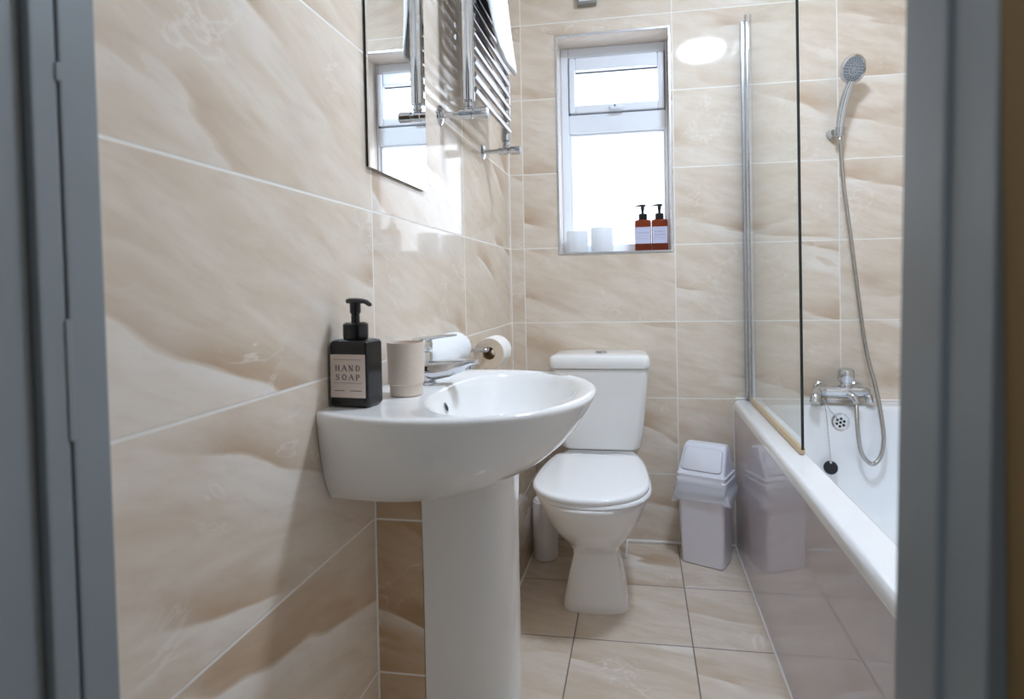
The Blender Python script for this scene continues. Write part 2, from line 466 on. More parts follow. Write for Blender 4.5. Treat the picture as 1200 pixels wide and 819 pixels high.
# glazing bead round the lower pane
box(bm, 0.236, 0.246, YW + .012, YW + .05, 1.182, 1.660, .002); box(bm, 0.624, 0.634, YW + .012, YW + .05, 1.182, 1.660, .002)
box(bm, 0.246, 0.624, YW + .012, YW + .05, 1.650, 1.660, .002); box(bm, 0.246, 0.624, YW + .012, YW + .05, 1.182, 1.192, .002)
struct('window_frame', bm, M_UPVC, win, True)
bm = BM(); a0, a1, c0, c1 = 0.240, 0.630, 1.742, 1.971
y0 = YW - .014
box(bm, a0, 0.266, y0, YW + .045, c0, c1, .005); box(bm, 0.604, a1, y0, YW + .045, c0, c1, .005)
box(bm, 0.266, 0.604, y0, YW + .045, 1.918, c1, .005); box(bm, 0.266, 0.604, y0, YW + .045, c0, 1.774, .005)
sash = struct('window_sash', bm, M_UPVC, win, True)
bm = BM(); box(bm, 0.266, 0.604, YW + .012, YW + .018, 1.9135, 1.918); struct('sash_gasket', bm, M_BLACK, sash)
bm = BM()
for (x0, x1, z0, z1) in ((a0 - .003, a1 + .003, c1, c1 + .003), (a0 - .003, a0, c0, c1), (a1, a1 + .003, c0, c1)):
    box(bm, x0, x1, YW - .002, YW + .02, z0, z1)
struct('seal_gap', bm, M_MIREDGE, sash)
bm = BM(); box(bm, 0.405, 0.455, y0 - .012, y0, 1.752, 1.766, .004); box(bm, 0.412, 0.470, y0 - .024, y0 - .012, 1.744, 1.755, .004)
struct('window_handle', bm, M_UPVC, sash, True)
bm = BM(); box(bm, 0.425, 0.433, y0 - .0135, y0 - .010, 1.757, 1.763); struct('handle_lock', bm, M_BLACK, sash)
bm = BM(); box(bm, 0.262, 0.608, YW + .02, YW + .026, 1.770, 1.922); struct('window_pane', bm, M_WIN, win)
bm = BM(); box(bm, 0.240, 0.630, YW + .025, YW + .031, 1.186, 1.656); struct('window_pane', bm, M_WIN, win)

# door lining with stop, both sides (slightly out of plumb, as old linings are)
door = bpy.data.objects.new('door_1', None); COL.objects.link(door); door.location = (0.375, 0.38, 0.0); door['kind'] = 'structure'
def shear(bm, k, piv=1.12):
    for v in bm.verts: v.co.x += k * (v.co.z - piv)
bm = BM()
box(bm, XJL - .024, XJL - .008, YH, YF + .002, 0, 2.03, .002)
box(bm, XJL - .010, XJL, 0.379, 0.4005, 0, 2.03, .003); box(bm, XJL - .010, XJL - .001, 0.403, YF + .002, 0, 2.03, .003)
shear(bm, -0.012); struct('door_jamb', bm, M_JAMB, door, True)
bm = BM(); box(bm, XJL - .008, XJL + .0015, 0.398, 0.404, 0.90, 1.00, .001); box(bm, XJL - .008, XJL + .0015, 0.398, 0.404, 1.195, 1.21, .001)
shear(bm, -0.012); struct('strike_plate', bm, M_JAMB, door, True)
bm = BM()
box(bm, XJR + .003, XJR + .022, YH, YF + .002, 0, 2.03, .002)
box(bm, XJR - .001, XJR + .010, 0.379, YF + .002, 0, 2.03, .004)
shear(bm, 0.026); struct('door_jamb', bm, M_JAMB, door, True)
bm = BM(); box(bm, XJL - .02, XJR + .02, YH, YF, 2.006, 2.03); struct('door_head', bm, M_JAMB, door, True)

# ------------------------------------------------------------------ ceiling lamp
lamp = thing('ceiling_lamp', 'round flush white ceiling lamp over the bathroom floor', 'lamp', (0.877, 1.289, H))
bm = BM(); lathe(bm, (0.877, 1.289, H), (0, 0, -1), [(0.132, 0), (0.135, 0.012), (0.130, 0.03), (0.122, 0.032)], 48)
obj('lamp_base', bm, M_UPVC, lamp)
bm = BM(); lathe(bm, (0.877, 1.289, H - .0315), (0, 0, -1), [(0.122, 0), (0.122, 0.014), (0.108, 0.030), (0.075, 0.040), (0.03, 0.044)], 48)
obj('lamp_diffuser', bm, M_LAMP, lamp)

# ------------------------------------------------------------------ bath
bath = thing('bathtub', 'white glossy fitted bathtub along the right wall', 'bath', (1.22, 1.4, 0.0))
BX0, BX1, BY0, BY1 = 0.868, XR - .002, 0.50, D - .002
bm = BM()
rings = [rrect(BX0 + .003, BX1, BY0, BY1, .012, .532),
         rrect(BX0, BX1, BY0, BY1, .014, .540), rrect(BX0, BX1, BY0, BY1, .014, .556),
         rrect(BX0 + .004, BX1 - .003, BY0 + .003, BY1 - .003, .014, .567), rrect(BX0 + .013, BX1 - .010, BY0 + .01, BY1 - .008, .014, .572),
         rrect(0.936, 1.527, 0.62, 2.203, .085, .571), rrect(0.944, 1.519, 0.63, 2.196, .085, .566), rrect(0.950, 1.513, 0.64, 2.190, .085, .553),
         rrect(0.972, 1.495, 0.70, 2.165, .10, .40), rrect(0.995, 1.475, 0.78, 2.125, .12, .25),
         rrect(1.02, 1.45, 0.84, 2.08, .13, .19), rrect(1.07, 1.40, 0.93, 2.00, .12, .172)]
loft(bm, rings, cap0=False, cap1=True); obj('tub', bm, M_ACRYL, bath, ang=50, wn=True)
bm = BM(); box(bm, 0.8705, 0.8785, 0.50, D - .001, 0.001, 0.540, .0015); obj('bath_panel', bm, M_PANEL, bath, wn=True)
bm = BM(); ox, oz = 1.222, 0.512
oy = 2.1835
lathe(bm, (ox, oy + .008, oz), (0, -1, 0.16), [(0.034, 0), (0.034, 0.006), (0.030, 0.010), (0.024, 0.0085), (0.023, 0.006)], 40)
ovf = obj('overflow_cover', bm, M_CHROME, bath)
bm = BM()
for k in range(7):
    r = 0 if k == 6 else 0.0135
    a = k * PI / 3 + .3
    lathe(bm, (ox + r * math.cos(a), oy + .0006 + .16 * r * math.sin(a), oz + r * math.sin(a)), (0, -1, 0.16), [(0.0048, 0), (0.0048, 0.0022)], 14)
obj('overflow_hole', bm, M_DARKHOLE, ovf)
bm = BM(); lathe(bm, (1.235, 1.90, 0.170), (0, 0, 1), [(0.034, 0), (0.034, .003), (0.024, .004), (0.021, .0025)], 32)
obj('bath_waste', bm, M_CHROME, bath)

# ------------------------------------------------------------------ wash basin on pedestal
basin = thing('wash_basin', 'white ceramic wash basin on a full pedestal against the left tiled wall', 'wash basin', (0.18, YC, 0.0))
def basin_outline(t, z, N=40):
    """t=0 rim outline ... 1 bottom outline; D shape open at the wall, returns closed ring"""
    pts = []
    fr = 0.433 * (1 - t) + 0.262 * t
    hw = 0.262 * (1 - t) + 0.188 * t
    back = 0.218 * (1 - t) + 0.178 * t
    xm = 0.165 * (1 - t) + 0.10 * t
    for k in range(N + 1):
        a = -PI / 2 + PI * k / N          # -90 near side ... +90 far side
        c, s = math.cos(a), math.sin(a)
        pts.append(Vector((xm + (fr - xm) * abs(c) ** (2 / 2.15), YC + hw * math.copysign(abs(s) ** (2 / 2.15), s), z)))
    far = []
    for k in range(1, 9):
        u = k / 8
        far.append(Vector((xm * (1 - u) + 0.001 * u, YC + hw - (hw - back) * u ** 2.0, z)))
    near = [Vector((p.x, 2 * YC - p.y, z)) for p in reversed(far)]
    wall = [Vector((0.001, YC + back - 2 * back * k / 6, z)) for k in range(1, 6)]
    return pts + far + wall + near
def inner_ring(sx, sy, cx, z, N):
    base = basin_outline(0, z)
    c0 = Vector((0.245, YC, 0))
    out = []
    for p in base:
        a = math.atan2(p.y - YC, p.x - 0.245)
        ex = sx * math.copysign(abs(math.cos(a)) ** (2 / 2.2), math.cos(a)); ey = sy * math.copysign(abs(math.sin(a)) ** (2 / 2.2), math.sin(a))
        out.append(Vector((cx + ex, YC + ey, z)))
    return out
def inset(ring, d):
    c = Vector((0.18, YC, 0)); out = []
    for p in ring:
        q = p.copy(); v = Vector((p.x - 0.16, p.y - YC, 0)); v.normalize()
        q.x = max(0.001, p.x - v.x * d) if p.x > 0.002 else p.x; q.y -= v.y * d
        out.append(q)
    return out
bm = BM(); rings = []
for t, z in ((1.0, 0.674), (0.97, 0.676), (0.86, 0.682), (0.68, 0.694), (0.50, 0.712), (0.33, 0.736), (0.19, 0.764), (0.08, 0.793), (0.015, 0.813), (0.0, 0.818)):
    rings.append(basin_outline(t, z))
top = basin_outline(0, 0.0)
for d, z in ((0.001, 0.8225), (0.005, 0.8257), (0.012, 0.8262)):
    rings.append([Vector((p.x, p.y, z)) for p in inset(top, d)])
for sx, sy, cx, z in ((0.136, 0.226, 0.263, 0.8250), (0.130, 0.219, 0.263, 0.8195), (0.124, 0.210, 0.263, 0.806), (0.112, 0.186, 0.262, 0.765), (0.092, 0.150, 0.256, 0.728), (0.058, 0.090, 0.245, 0.706), (0.022, 0.024, 0.24, 0.701)):
    rings.append(inner_ring(sx, sy, cx, z, 0))
loft(bm, rings, cap0=True, cap1=True)
bowl = obj('basin', bm, M_CERAMIC, basin, ang=60)
bm = BM(); lathe(bm, (0.143, 1.050, 0.790), (1, 0, 0.3), [(0.0105, 0), (0.0105, 0.003), (0.0075, 0.0035), (0.0065, 0.0015)], 24); ohr = obj('overflow_ring', bm, M_CHROME, basin)
bm = BM(); lathe(bm, (0.1445, 1.050, 0.7905), (1, 0, 0.3), [(0.0066, 0), (0.0066, 0.0016)], 20); obj('overflow_hole', bm, M_DARKHOLE, ohr)
bm = BM(); lathe(bm, (0.235, YC, 0.699), (0, 0, 1), [(0.030, 0), (0.030, 0.003), (0.022, 0.004), (0.018, 0.003)], 32); obj('basin_waste', bm, M_CHROME, basin)
bm = BM(); rings = []
for z, h, xf in ((0.0, .084, .274), (0.02, .084, .273), (0.2, .078, .266), (0.45, .078, .265), (0.60, .081, .266), (0.68, .085, .268)):
    rg = []
    for k in range(33):
        a = -PI / 2 + PI * k / 32
        c, s = math.cos(a), math.sin(a)
        rg.append(Vector((0.16 + (xf - 0.16) * abs(c) ** (2 / 2.9), YC + 0.054 + h * math.copysign(abs(s) ** (2 / 2.9), s), z)))
    rg.append(Vector((0.0975, YC + 0.054 + h * .98, z))); rg.append(Vector((0.0975, YC + 0.054 - h * .98, z)))
    rings.append(rg)
loft(bm, rings); obj('pedestal', bm, M_CERAMIC, basin, ang=40)

# ------------------------------------------------------------------ basin mixer tap
TX, TY = 0.072, 1.115
tap = thing('basin_tap', 'chrome single lever mixer tap on the wash basin behind the beige tumbler', 'tap', (TX, TY, ZB))
bm = BM(); lathe(bm, (TX, TY, ZB), (0, 0, 1), [(0.029, 0), (0.029, .004), (0.024, .008), (0.0225, .03), (0.0225, .062), (0.0205, .066), (0.0195, .067)], 32)
obj('tap_body', bm, M_CHROME, tap)
bm = BM(); rings = []
for x, zt, zb, hw in ((0.006, .048, .010, .020), (0.030, .0485, .008, .0200), (0.060, .0495, .014, .0195), (0.090, .0505, .026, .0180), (0.108, .0500, .038, .0165), (0.116, .048, .040, .014)):
    cz = ZB + (zt + zb) / 2; hz = (zt - zb) / 2
    rings.append([Vector((TX + x, TY + hw * math.copysign(abs(math.cos(a)) ** .7, math.cos(a)), cz + hz * math.copysign(abs(math.sin(a)) ** .7, math.sin(a)))) for a in [2 * PI * k / 24 for k in range(24)]])
loft(bm, rings); spout = obj('spout', bm, M_CHROME, tap)
bm = BM(); lathe(bm, (TX + .101, TY, ZB + .041), (0.12, 0, -1), [(0.0115, 0), (0.0115, .011), (0.009, .0115)], 24); obj('aerator', bm, M_CHROME2, spout)
bm = BM(); lathe(bm, (TX, TY, ZB + .069), (0, 0, 1), [(0.0215, 0), (0.023, .003), (0.023, .014), (0.020, .022), (0.010, .026)], 32)
rings = []
for x, hw, z, th in ((-.012, .015, .088, .007), (0.01, .0165, .0915, .0055), (0.04, .0135, .096, .004), (0.066, .011, .0985, .0032), (0.074, .007, .099, .0022)):
    rings.append([Vector((TX + x, TY + hw * math.cos(a), ZB + z + th * math.sin(a))) for a in [2 * PI * k / 20 for k in range(20)]])
loft(bm, rings); obj('lever', bm, M_CHROME, tap)

# ------------------------------------------------------------------ lettering made of strokes
GL = {'A': [((0, 0), (.5, 1), .09), ((.5, 1), (1, 0), .2), ((.22, .38), (.78, .38), .08)],
      'B': [((.18, 0), (.18, 1), .2), 'arc', ((.18, .98), (.55, .98), .08), ((.18, .52), (.58, .52), .08), ((.18, .02), (.58, .02), .08), ((.72, .9), (.72, .6), .17), ((.8, .44), (.8, .1), .19), ((.55, .98), (.72, .88), .1), ((.72, .62), (.56, .52), .1), ((.58, .52), (.8, .42), .1), ((.8, .12), (.58, .02), .1)],
      'D': [((.2, 0), (.2, 1), .2), ((.2, .98), (.55, .97), .08), ((.2, .02), (.55, .03), .08), ((.55, .97), (.8, .78), .12), ((.8, .8), (.88, .5), .19), ((.88, .5), (.8, .2), .19), ((.8, .22), (.55, .03), .12)],
      'H': [((.18, 0), (.18, 1), .2), ((.82, 0), (.82, 1), .2), ((.18, .5), (.82, .5), .08)],
      'N': [((.15, 0), (.15, 1), .09), ((.12, 1), (.85, 0), .2), ((.85, 0), (.85, 1), .09)],
      'O': [((.5, 1), (.2, .82), .12), ((.2, .84), (.1, .5), .19), ((.1, .5), (.2, .16), .19), ((.2, .18), (.5, 0), .12), ((.5, 0), (.8, .18), .12), ((.8, .16), (.9, .5), .19), ((.9, .5), (.8, .84), .19), ((.8, .82), (.5, 1), .12)],
      'P': [((.22, 0), (.22, 1), .2), ((.22, .98), (.6, .97), .08), ((.22, .47), (.6, .48), .08), ((.6, .97), (.82, .82), .13), ((.82, .85), (.82, .6), .19), ((.82, .62), (.6, .48), .13)],
      'S': [((.84, .8), (.6, .98), .1), ((.6, .98), (.3, .94), .1), ((.32, .96), (.18, .76), .15), ((.18, .78), (.36, .56), .17), ((.34, .57), (.7, .42), .19), ((.68, .44), (.84, .22), .17), ((.84, .25), (.62, .03), .14), ((.64, .03), (.36, .03), .09), ((.38, .02), (.14, .22), .1), ((.84, .98), (.84, .72), .06), ((.15, .28), (.15, .02), .06)],
      'W': [((0, 1), (.25, 0), .17), ((.25, 0), (.5, .9), .08), ((.5, .9), (.75, 0), .17), ((.75, 0), (1, 1), .08)],
      'Y': [((.05, 1), (.5, .45), .19), ((.95, 1), (.5, .45), .09), ((.5, .48), (.5, 0), .2)],
      'C': [((.86, .8), (.55, .99), .1), ((.55, .99), (.2, .8), .13), ((.2, .82), (.12, .5), .19), ((.12, .5), (.2, .18), .19), ((.2, .2), (.55, .01), .13), ((.55, .01), (.86, .2), .1)],
      'I': [((.5, 0), (.5, 1), .2)],
      'T': [((.5, 0), (.5, 1), .2), ((.08, .97), (.92, .97), .09)],
      'E': [((.2, 0), (.2, 1), .2), ((.2, .97), (.85, .97), .08), ((.2, .5), (.7, .5), .08), ((.2, .03), (.85, .03), .08)],
      'R': [((.2, 0), (.2, 1), .2), ((.2, .98), (.6, .97), .08), ((.2, .5), (.6, .5), .08), ((.6, .97), (.8, .84), .13), ((.8, .85), (.8, .62), .19), ((.8, .63), (.6, .5), .13), ((.5, .5), (.92, 0), .19)]}
SERIF = {'A': [0, 1], 'H': [.18, .82], 'N': [.15], 'P': [.22], 'Y': [.5], 'I': [.5], 'T': [.5], 'R': [.2]}
SERIFT = {'H': [.18, .82], 'N': [.12, .85], 'Y': [.05, .95], 'W': [0, .5, 1], 'I': [.5]}
def write(bm, text, o, ex, ez, w, h, gap, depth):
    """strokes on the plane through o with directions ex, ez; depth is the outward offset"""
    n = depth; o = Vector(o)
    def stroke(a, b, t):
        a = Vector((a[0] * w, a[1] * h)); b = Vector((b[0] * w, b[1] * h))
        d = (b - a); l = d.length
        if l < 1e-9: return
        d /= l; q = Vector((-d.y, d.x)) * (t * w / 2)
        pts = [a - q, b - q, b + q, a + q]
        loft(bm, [[o + ex * (x0 + p.x) + ez * p.y for p in pts], [o + ex * (x0 + p.x) + ez * p.y + n for p in pts]])
    x0 = 0
    for ch in text:
        for s in GL.get(ch, []):
            if s == 'arc': continue
            stroke(*s)
        for sx in SERIF.get(ch, []): stroke((sx - .2, .02), (sx + .2, .02), .06)
        for sx in SERIFT.get(ch, []): stroke((sx - .18, .98), (sx + .18, .98), .06)
        x0 += w + gap
def text_width(t, w, gap): return len(t) * w + (len(t) - 1) * gap

def bottle(name, label, o, ex, ey, w, d, h, mats, head_dir, lines, group=None, label_z=(.28, .82), neck=.021, pump=.062):
    """square pump bottle: o = centre of base, ex along its label face, ey from the label face to its back"""
    mb, mp, ml, mi = mats
    ez = Vector((0, 0, 1)); o = Vector(o)
    root = thing(name, label, 'soap bottle', o, group)
    def rr(hw, hd, r, z):
        return [o + ex * p.x + ey * p.y + ez * z for p in rrect(-hw, hw, -hd, hd, r, 0, 5)]
    bm = BM(); hw, hd = w / 2, d / 2
    loft(bm, [rr(hw - .004, hd - .004, .005, 0), rr(hw - .001, hd - .001, .006, .002), rr(hw, hd, .006, .006), rr(hw, hd, .006, h - .007), rr(hw - .002, hd - .002, .006, h - .002), rr(hw - .007, hd - .007, .006, h), rr(neck * .8, neck * .8, neck * .79, h + .002)])
    body = obj('bottle_body', bm, mb, root, ang=50, wn=True)
    z0, z1 = label_z[0] * h, label_z[1] * h
    bm = BM(); lw = hw - .003
    f0 = o - ey * (hd + .0001)
    loft(bm, [[f0 + ex * a + ez * b for a, b in ((-lw, z0), (lw, z0), (lw, z1), (-lw, z1))], [f0 - ey * .0004 + ex * a + ez * b for a, b in ((-lw, z0), (lw, z0), (lw, z1), (-lw, z1))]])
    lab = obj('bottle_label', bm, ml, body, False)
    bm = BM(); f1 = f0 - ey * .0004
    for kind, *a in lines:
        if kind == 'text':
            t, cx_, zz, cw, chh, gp = a
            write(bm, t, f1 + ex * (cx_ - text_width(t, cw, gp) / 2) + ez * zz, ex, ez, cw, chh, gp, -ey * .0003)
        else:
            x0, x1, zz, th = a
            loft(bm, [[f1 + ex * x + ez * z - ey * dd for x, z in ((x0, zz), (x1, zz), (x1, zz + th), (x0, zz + th))] for dd in (0, .0003)])
    obj('label_print', bm, mi, lab, False)
    bm = BM()
    lathe(bm, o + ez * (h + .001), ez, [(neck, 0), (neck + .001, .002), (neck + .001, pump * .36), (neck - .003, pump * .40)], 28)
    obj('pump_collar', bm, mp, root)
    bm = BM()
    zt = h + pump
    lathe(bm, o + ez * (h + pump * .38), ez, [(neck * .36, 0), (neck * .36, pump * .25), (neck * .46, pump * .27), (neck * .46, pump * .56)], 20)
    hd_ = Vector(head_dir).normalized(); sd = Vector((-hd_.y, hd_.x, 0))
    L_ = neck * 1.9
    rings = []
    for x, z, hw_, th in ((-neck * .72, zt - .004, neck * .42, .0045), (-neck * .3, zt - .0035, neck * .5, .005), (neck * .6, zt - .0035, neck * .42, .0045), (L_ * .75, zt - .0052, neck * .28, .0032), (L_, zt - .010, neck * .22, .003)):
        rings.append([o + hd_ * x + sd * hw_ * math.copysign(abs(math.cos(q)) ** .6, math.cos(q)) + ez * (z + th * math.copysign(abs(math.sin(q)) ** .6, math.sin(q))) for q in [2 * PI * k / 16 for k in range(16)]])
    loft(bm, rings); obj('pump_head', bm, mp, root)
    return root

ang = math.radians(-6)
ex = Vector((math.cos(ang), math.sin(ang), 0)); ey = Vector((-ex.y, ex.x, 0))
sw, sd_, sh = 0.071, 0.050, 0.111
fl = Vector((0.0040, 0.8785, 0))
sc_ = fl + ex * sw / 2 + ey * sd_ / 2
bottle('soap_dispenser', 'square black pump bottle of hand soap on the near corner of the wash basin', (sc_.x, sc_.y, ZB + .0005), ex, ey, sw, sd_, sh,
       (M_GLOSSBLK, M_BLACK, M_LABEL, M_INK), (ex * .9 - ey * .30), [
    ('text', 'HAND', 0, .0605, .0085, .0095, .0042), ('text', 'SOAP', 0, .0455, .0085, .0095, .0042),
    ('rule', -.026, .026, .079, .0006), ('rule', -.026, .026, .0405, .0005), ('rule', -.026, -.006, .0275, .0011), ('rule', .004, .026, .0275, .0011)],
    label_z=(.15, .79), neck=.0195, pump=.068)

# beige tumbler
cup = thing('tumbler', 'beige stone tumbler on the wash basin beside the black soap bottle', 'tumbler', (0.089, 0.996, ZB))
bm = BM(); lathe(bm, (0.089, 0.996, ZB + .0003), (0, 0, 1), [(0.028, 0), (0.0295, .002), (0.0298, .020), (0.0325, .0225), (0.0338, .094), (0.0335, .0965), (0.0315, .0965), (0.0308, .094), (0.029, .01), (0.01, .008)], 40)
obj('tumbler_cup', bm, M_STONE, cup)

# rolled white hand towel on the back ledge of the basin
bm = BM(); rings = []
nseg = 22
for i in range(nseg + 1):
    u = i / nseg; y = 1.135 + 0.300 * u
    e_ = min(1, (min(u, 1 - u) * nseg / 2.5)); r = 0.042 * (0.62 + 0.38 * math.sqrt(max(0, 1 - (1 - e_) ** 2)))
    rings.append([Vector((0.0465 + r * 1.0 * math.cos(a) + .0008 * math.sin(9 * a + i), y, ZB + .0413 + .0005 + r * .96 * math.sin(a) + .0008 * math.cos(7 * a + i * 2))) for a in [2 * PI * k / 36 for k in range(36)]])
loft(bm, rings)
tag(obj('rolled_towel', bm, M_TOWEL), 'rolled white hand towel on the wash basin behind the chrome tap', 'towel')

# ------------------------------------------------------------------ toilet roll on its holder
RX, RZ, RY0, RY1 = 0.066, 0.822, 1.665, 1.765
hold = thing('toilet_roll_holder', 'chrome toilet roll holder fixed to the left tiled wall', 'toilet roll holder', (0.0, 1.645, RZ))
bm = BM(); lathe(bm, (0.0005, 1.645, RZ + .012), (1, 0, 0), [(0.022, 0), (0.022, .004), (0.019, .007)], 28); obj('wall_plate', bm, M_CHROME, hold)
bm = BM(); tube(bm, spline([(0.006, 1.645, RZ + .012), (0.045, 1.645, RZ + .012), (0.062, 1.648, RZ + .012), (RX, 1.665, RZ + .012), (RX, 1.71, RZ + .012), (RX, 1.775, RZ + .012)], 6), 0.0065, 14); obj('holder_arm', bm, M_CHROME, hold)
roll = thing('toilet_roll', 'white toilet roll hanging on the chrome wall holder past the wash basin', 'toilet roll', (RX, (RY0 + RY1) / 2, RZ))
bm = BM(); rr_, rc = 0.047, 0.020
n_ = 48
def circ(r, y): return [Vector((RX + r * math.cos(2 * PI * k / n_), y, RZ + r * math.sin(2 * PI * k / n_))) for k in range(n_)]
loft(bm, [circ(rr_ - .0015, RY0), circ(rr_, RY0 + .0015), circ(rr_, RY1 - .0015), circ(rr_ - .0015, RY1)], False, False); obj('tissue', bm, M_PAPER, roll)
for yy in (RY0, RY1):
    bm = BM(); loft(bm, [circ(rc, yy), circ(rr_ - .0015, yy)], False, False); obj('roll_end', bm, M_PAPERSIDE, roll)
bm = BM(); loft(bm, [circ(rc, RY0), circ(rc, RY1), circ(rc - .0012, RY1), circ(rc - .0012, RY0), circ(rc, RY0)], False, False); obj('cardboard_core', bm, M_CARD, roll)

# ------------------------------------------------------------------ toilet
CXT = 0.3635
wc = thing('toilet', 'white close-coupled toilet with its lid down against the back wall', 'toilet', (CXT, 1.95, 0.0))
bm = BM(); rings = []
for z, hx, fr, bk, n in ((0.0, .101, 1.757, 2.13, 2.5), (0.006, .103, 1.755, 2.13, 2.5), (.03, .100, 1.760, 2.13, 2.4), (.08, .089, 1.775, 2.12, 2.3), (.13, .077, 1.788, 2.11, 2.3),
                         (.165, .068, 1.798, 2.10, 2.3), (.180, .068, 1.795, 2.10, 2.3), (.200, .078, 1.765, 2.10, 2.3), (.222, .095, 1.728, 2.12, 2.25), (.25, .114, 1.688, 2.14, 2.25), (.28, .132, 1.648, 2.17, 2.25), (.31, .147, 1.614, 2.20, 2.25),
                         (.345, .160, 1.583, 2.22, 2.25), (.375, .170, 1.560, 2.23, 2.25), (.392, .175, 1.549, 2.23, 2.25), (.400, .175, 1.548, 2.23, 2.25), (.404, .171, 1.553, 2.225, 2.25)):
    rings.append(egg(CXT, 1.80, z, hx, fr, bk, n))
loft(bm, rings); obj('pan', bm, M_CERAMIC, wc, ang=60)
def seat_outline(z, d=0.0, cx=CXT + .004):
    P = []
    yc, hx, fy = 1.725, .177 - d, .176 - d
    for k in range(41):
        a = PI + PI * k / 40
        c, s = math.cos(a), math.sin(a)
        P.append(Vector((cx + hx * math.copysign(abs(c) ** .93, c), yc + fy * math.copysign(abs(s) ** .93, s), z)))
    yb = 1.992 - d
    for k in range(1, 15):
        y = yc + (yb - .02 - yc) * k / 14
        P.append(Vector((cx + hx * math.sqrt(1 - ((y - yc) / .44) ** 2), y, z)))
    xe = hx * math.sqrt(1 - ((yb - .02 - yc) / .44) ** 2)
    for k in range(1, 6): 
        a = PI / 2 * k / 5
        P.append(Vector((cx + xe - .02 + .02 * math.cos(a), yb - .02 + .02 * math.sin(a), z)))
    for k in range(0, 6):
        a = PI / 2 + PI / 2 * k / 5
        P.append(Vector((cx - xe + .02 + .02 * math.cos(a), yb - .02 + .02 * math.sin(a), z)))
    for k in range(14, 0, -1):
        y = yc + (yb - .02 - yc) * k / 14
        P.append(Vector((cx - hx * math.sqrt(1 - ((y - yc) / .44) ** 2), y, z)))
    return P
bm = BM(); loft(bm, [seat_outline(.4045, .006), seat_outline(.406, .002), seat_outline(.413, .0025), seat_outline(.416, .006)]); obj('seat', bm, M_SEAT, wc, ang=50)
bm = BM(); loft(bm, [seat_outline(.4165, .008, CXT - .002), seat_outline(.4172, .0035, CXT - .002), seat_outline(.420, .001, CXT - .002), seat_outline(.427, .001, CXT - .002), seat_outline(.4315, .004, CXT - .002), seat_outline(.434, .010, CXT - .002), seat_outline(.4352, .03, CXT - .002), seat_outline(.436, .07, CXT - .002)]); obj('lid', bm, M_SEAT, wc, ang=50)
for sx in (-1, 1):
    bm = BM(); lathe(bm, (CXT + sx * .075 - .02, 2.010, .416), (1, 0, 0), [(0.0095, 0), (0.0105, .002), (0.0105, .038), (0.0095, .04)], 20); obj('seat_hinge', bm, M_SEAT, wc)
bm = BM()
def cis(z, hx, fr, r=.028): return rrect(CXT - hx, CXT + hx, fr, D - .006, r, z, 6)
loft(bm, [cis(.4045, .135, 2.135), cis(.409, .143, 2.128), cis(.42, .149, 2.122), cis(.47, .158, 2.112), cis(.56, .168, 2.102), cis(.65, .176, 2.096), cis(.708, .180, 2.093), cis(.712, .178, 2.095)]); obj('cistern', bm, M_CERAMIC, wc, ang=50, wn=True)
bm = BM()
loft(bm, [cis(.7135, .180, 2.094), cis(.716, .185, 2.087), cis(.722, .187, 2.085), cis(.742, .187, 2.085), cis(.754, .184, 2.088), cis(.761, .177, 2.096), cis(.7645, .160, 2.115), cis(.766, .12, 2.15)]); cl = obj('cistern_lid', bm, M_CERAMIC, wc, ang=50)
bm = BM(); lathe(bm, (CXT + .006, 2.165, .765), (0, 0, 1), [(0.024, 0), (0.024, .004), (0.021, .0065), (0.018, .006)], 32); lathe(bm, (CXT + .006, 2.165, .765), (0, 0, 1), [(0.017, .004), (0.017, .0075), (0.014, .0085)], 32)
obj('flush_button', bm, M_CHROME, wc)

# toilet brush
br = thing('toilet_brush', 'white cylindrical toilet brush holder on the floor behind the toilet', 'toilet brush', (0.152, 2.115, 0.0))
bm = BM(); lathe(bm, (0.152, 2.115, 0.0005), (0, 0, 1), [(0.044, 0), (0.047, .004), (0.0475, .21), (0.045, .216), (0.042, .217)], 36); obj('brush_holder', bm, M_BRUSH, br)
bm = BM(); lathe(bm, (0.152, 2.115, 0.217), (0, 0, 1), [(0.041, 0), (0.040, .006), (0.030, .012), (0.011, .016), (0.009, .045), (0.007, .05)], 32); obj('brush_handle', bm, M_BRUSH, br)

# ------------------------------------------------------------------ swing bin and its liner
E1 = Vector((0.913, -0.407, 0)).normalized(); E2 = Vector((-E1.y, E1.x, 0))
BC = Vector((0.651, 2.137, 0)) + E1 * .079 + E2 * .057
wb = thing('waste_bin', 'white plastic swing-lid waste bin on the floor between toilet and bath', 'bin', BC)
def brect(hw, hd, r, z, nc=5, off=0.0): return [BC + E1 * p.x + E2 * (p.y + off) + Vector((0, 0, z)) for p in rrect(-hw, hw, -hd, hd, r, 0, nc)]
bm = BM()
loft(bm, [brect(.073, .051, .010, .001), brect(.077, .055, .012, .004), brect(.078, .056, .012, .02), brect(.086, .064, .013, .31), brect(.083, .061, .012, .31), brect(.075, .053, .011, .01)], True, True); obj('bin_body', bm, M_BIN, wb, wn=True)
bm = BM()
loft(bm, [brect(.0875, .0655, .013, .296), brect(.0915, .0685, .014, .296), brect(.0925, .0695, .014, .301), brect(.0925, .0695, .014, .313), brect(.0895, .0670, .014, .316), brect(.0895, .0670, .014, .322), brect(.0905, .0675, .014, .3235), brect(.0905, .0675, .014, .331), brect(.086, .064, .014, .335),
          brect(.084, .0545, .012, .36, off=.006), brect(.080, .0355, .012, .405, off=.015), brect(.077, .0255, .012, .423, off=.0165), brect(.072, .0205, .011, .429, off=.0165), brect(.06, .010, .008, .430, off=.0165)], False, True)
lidb = obj('bin_lid', bm, M_BINLID, wb, ang=40, wn=True)
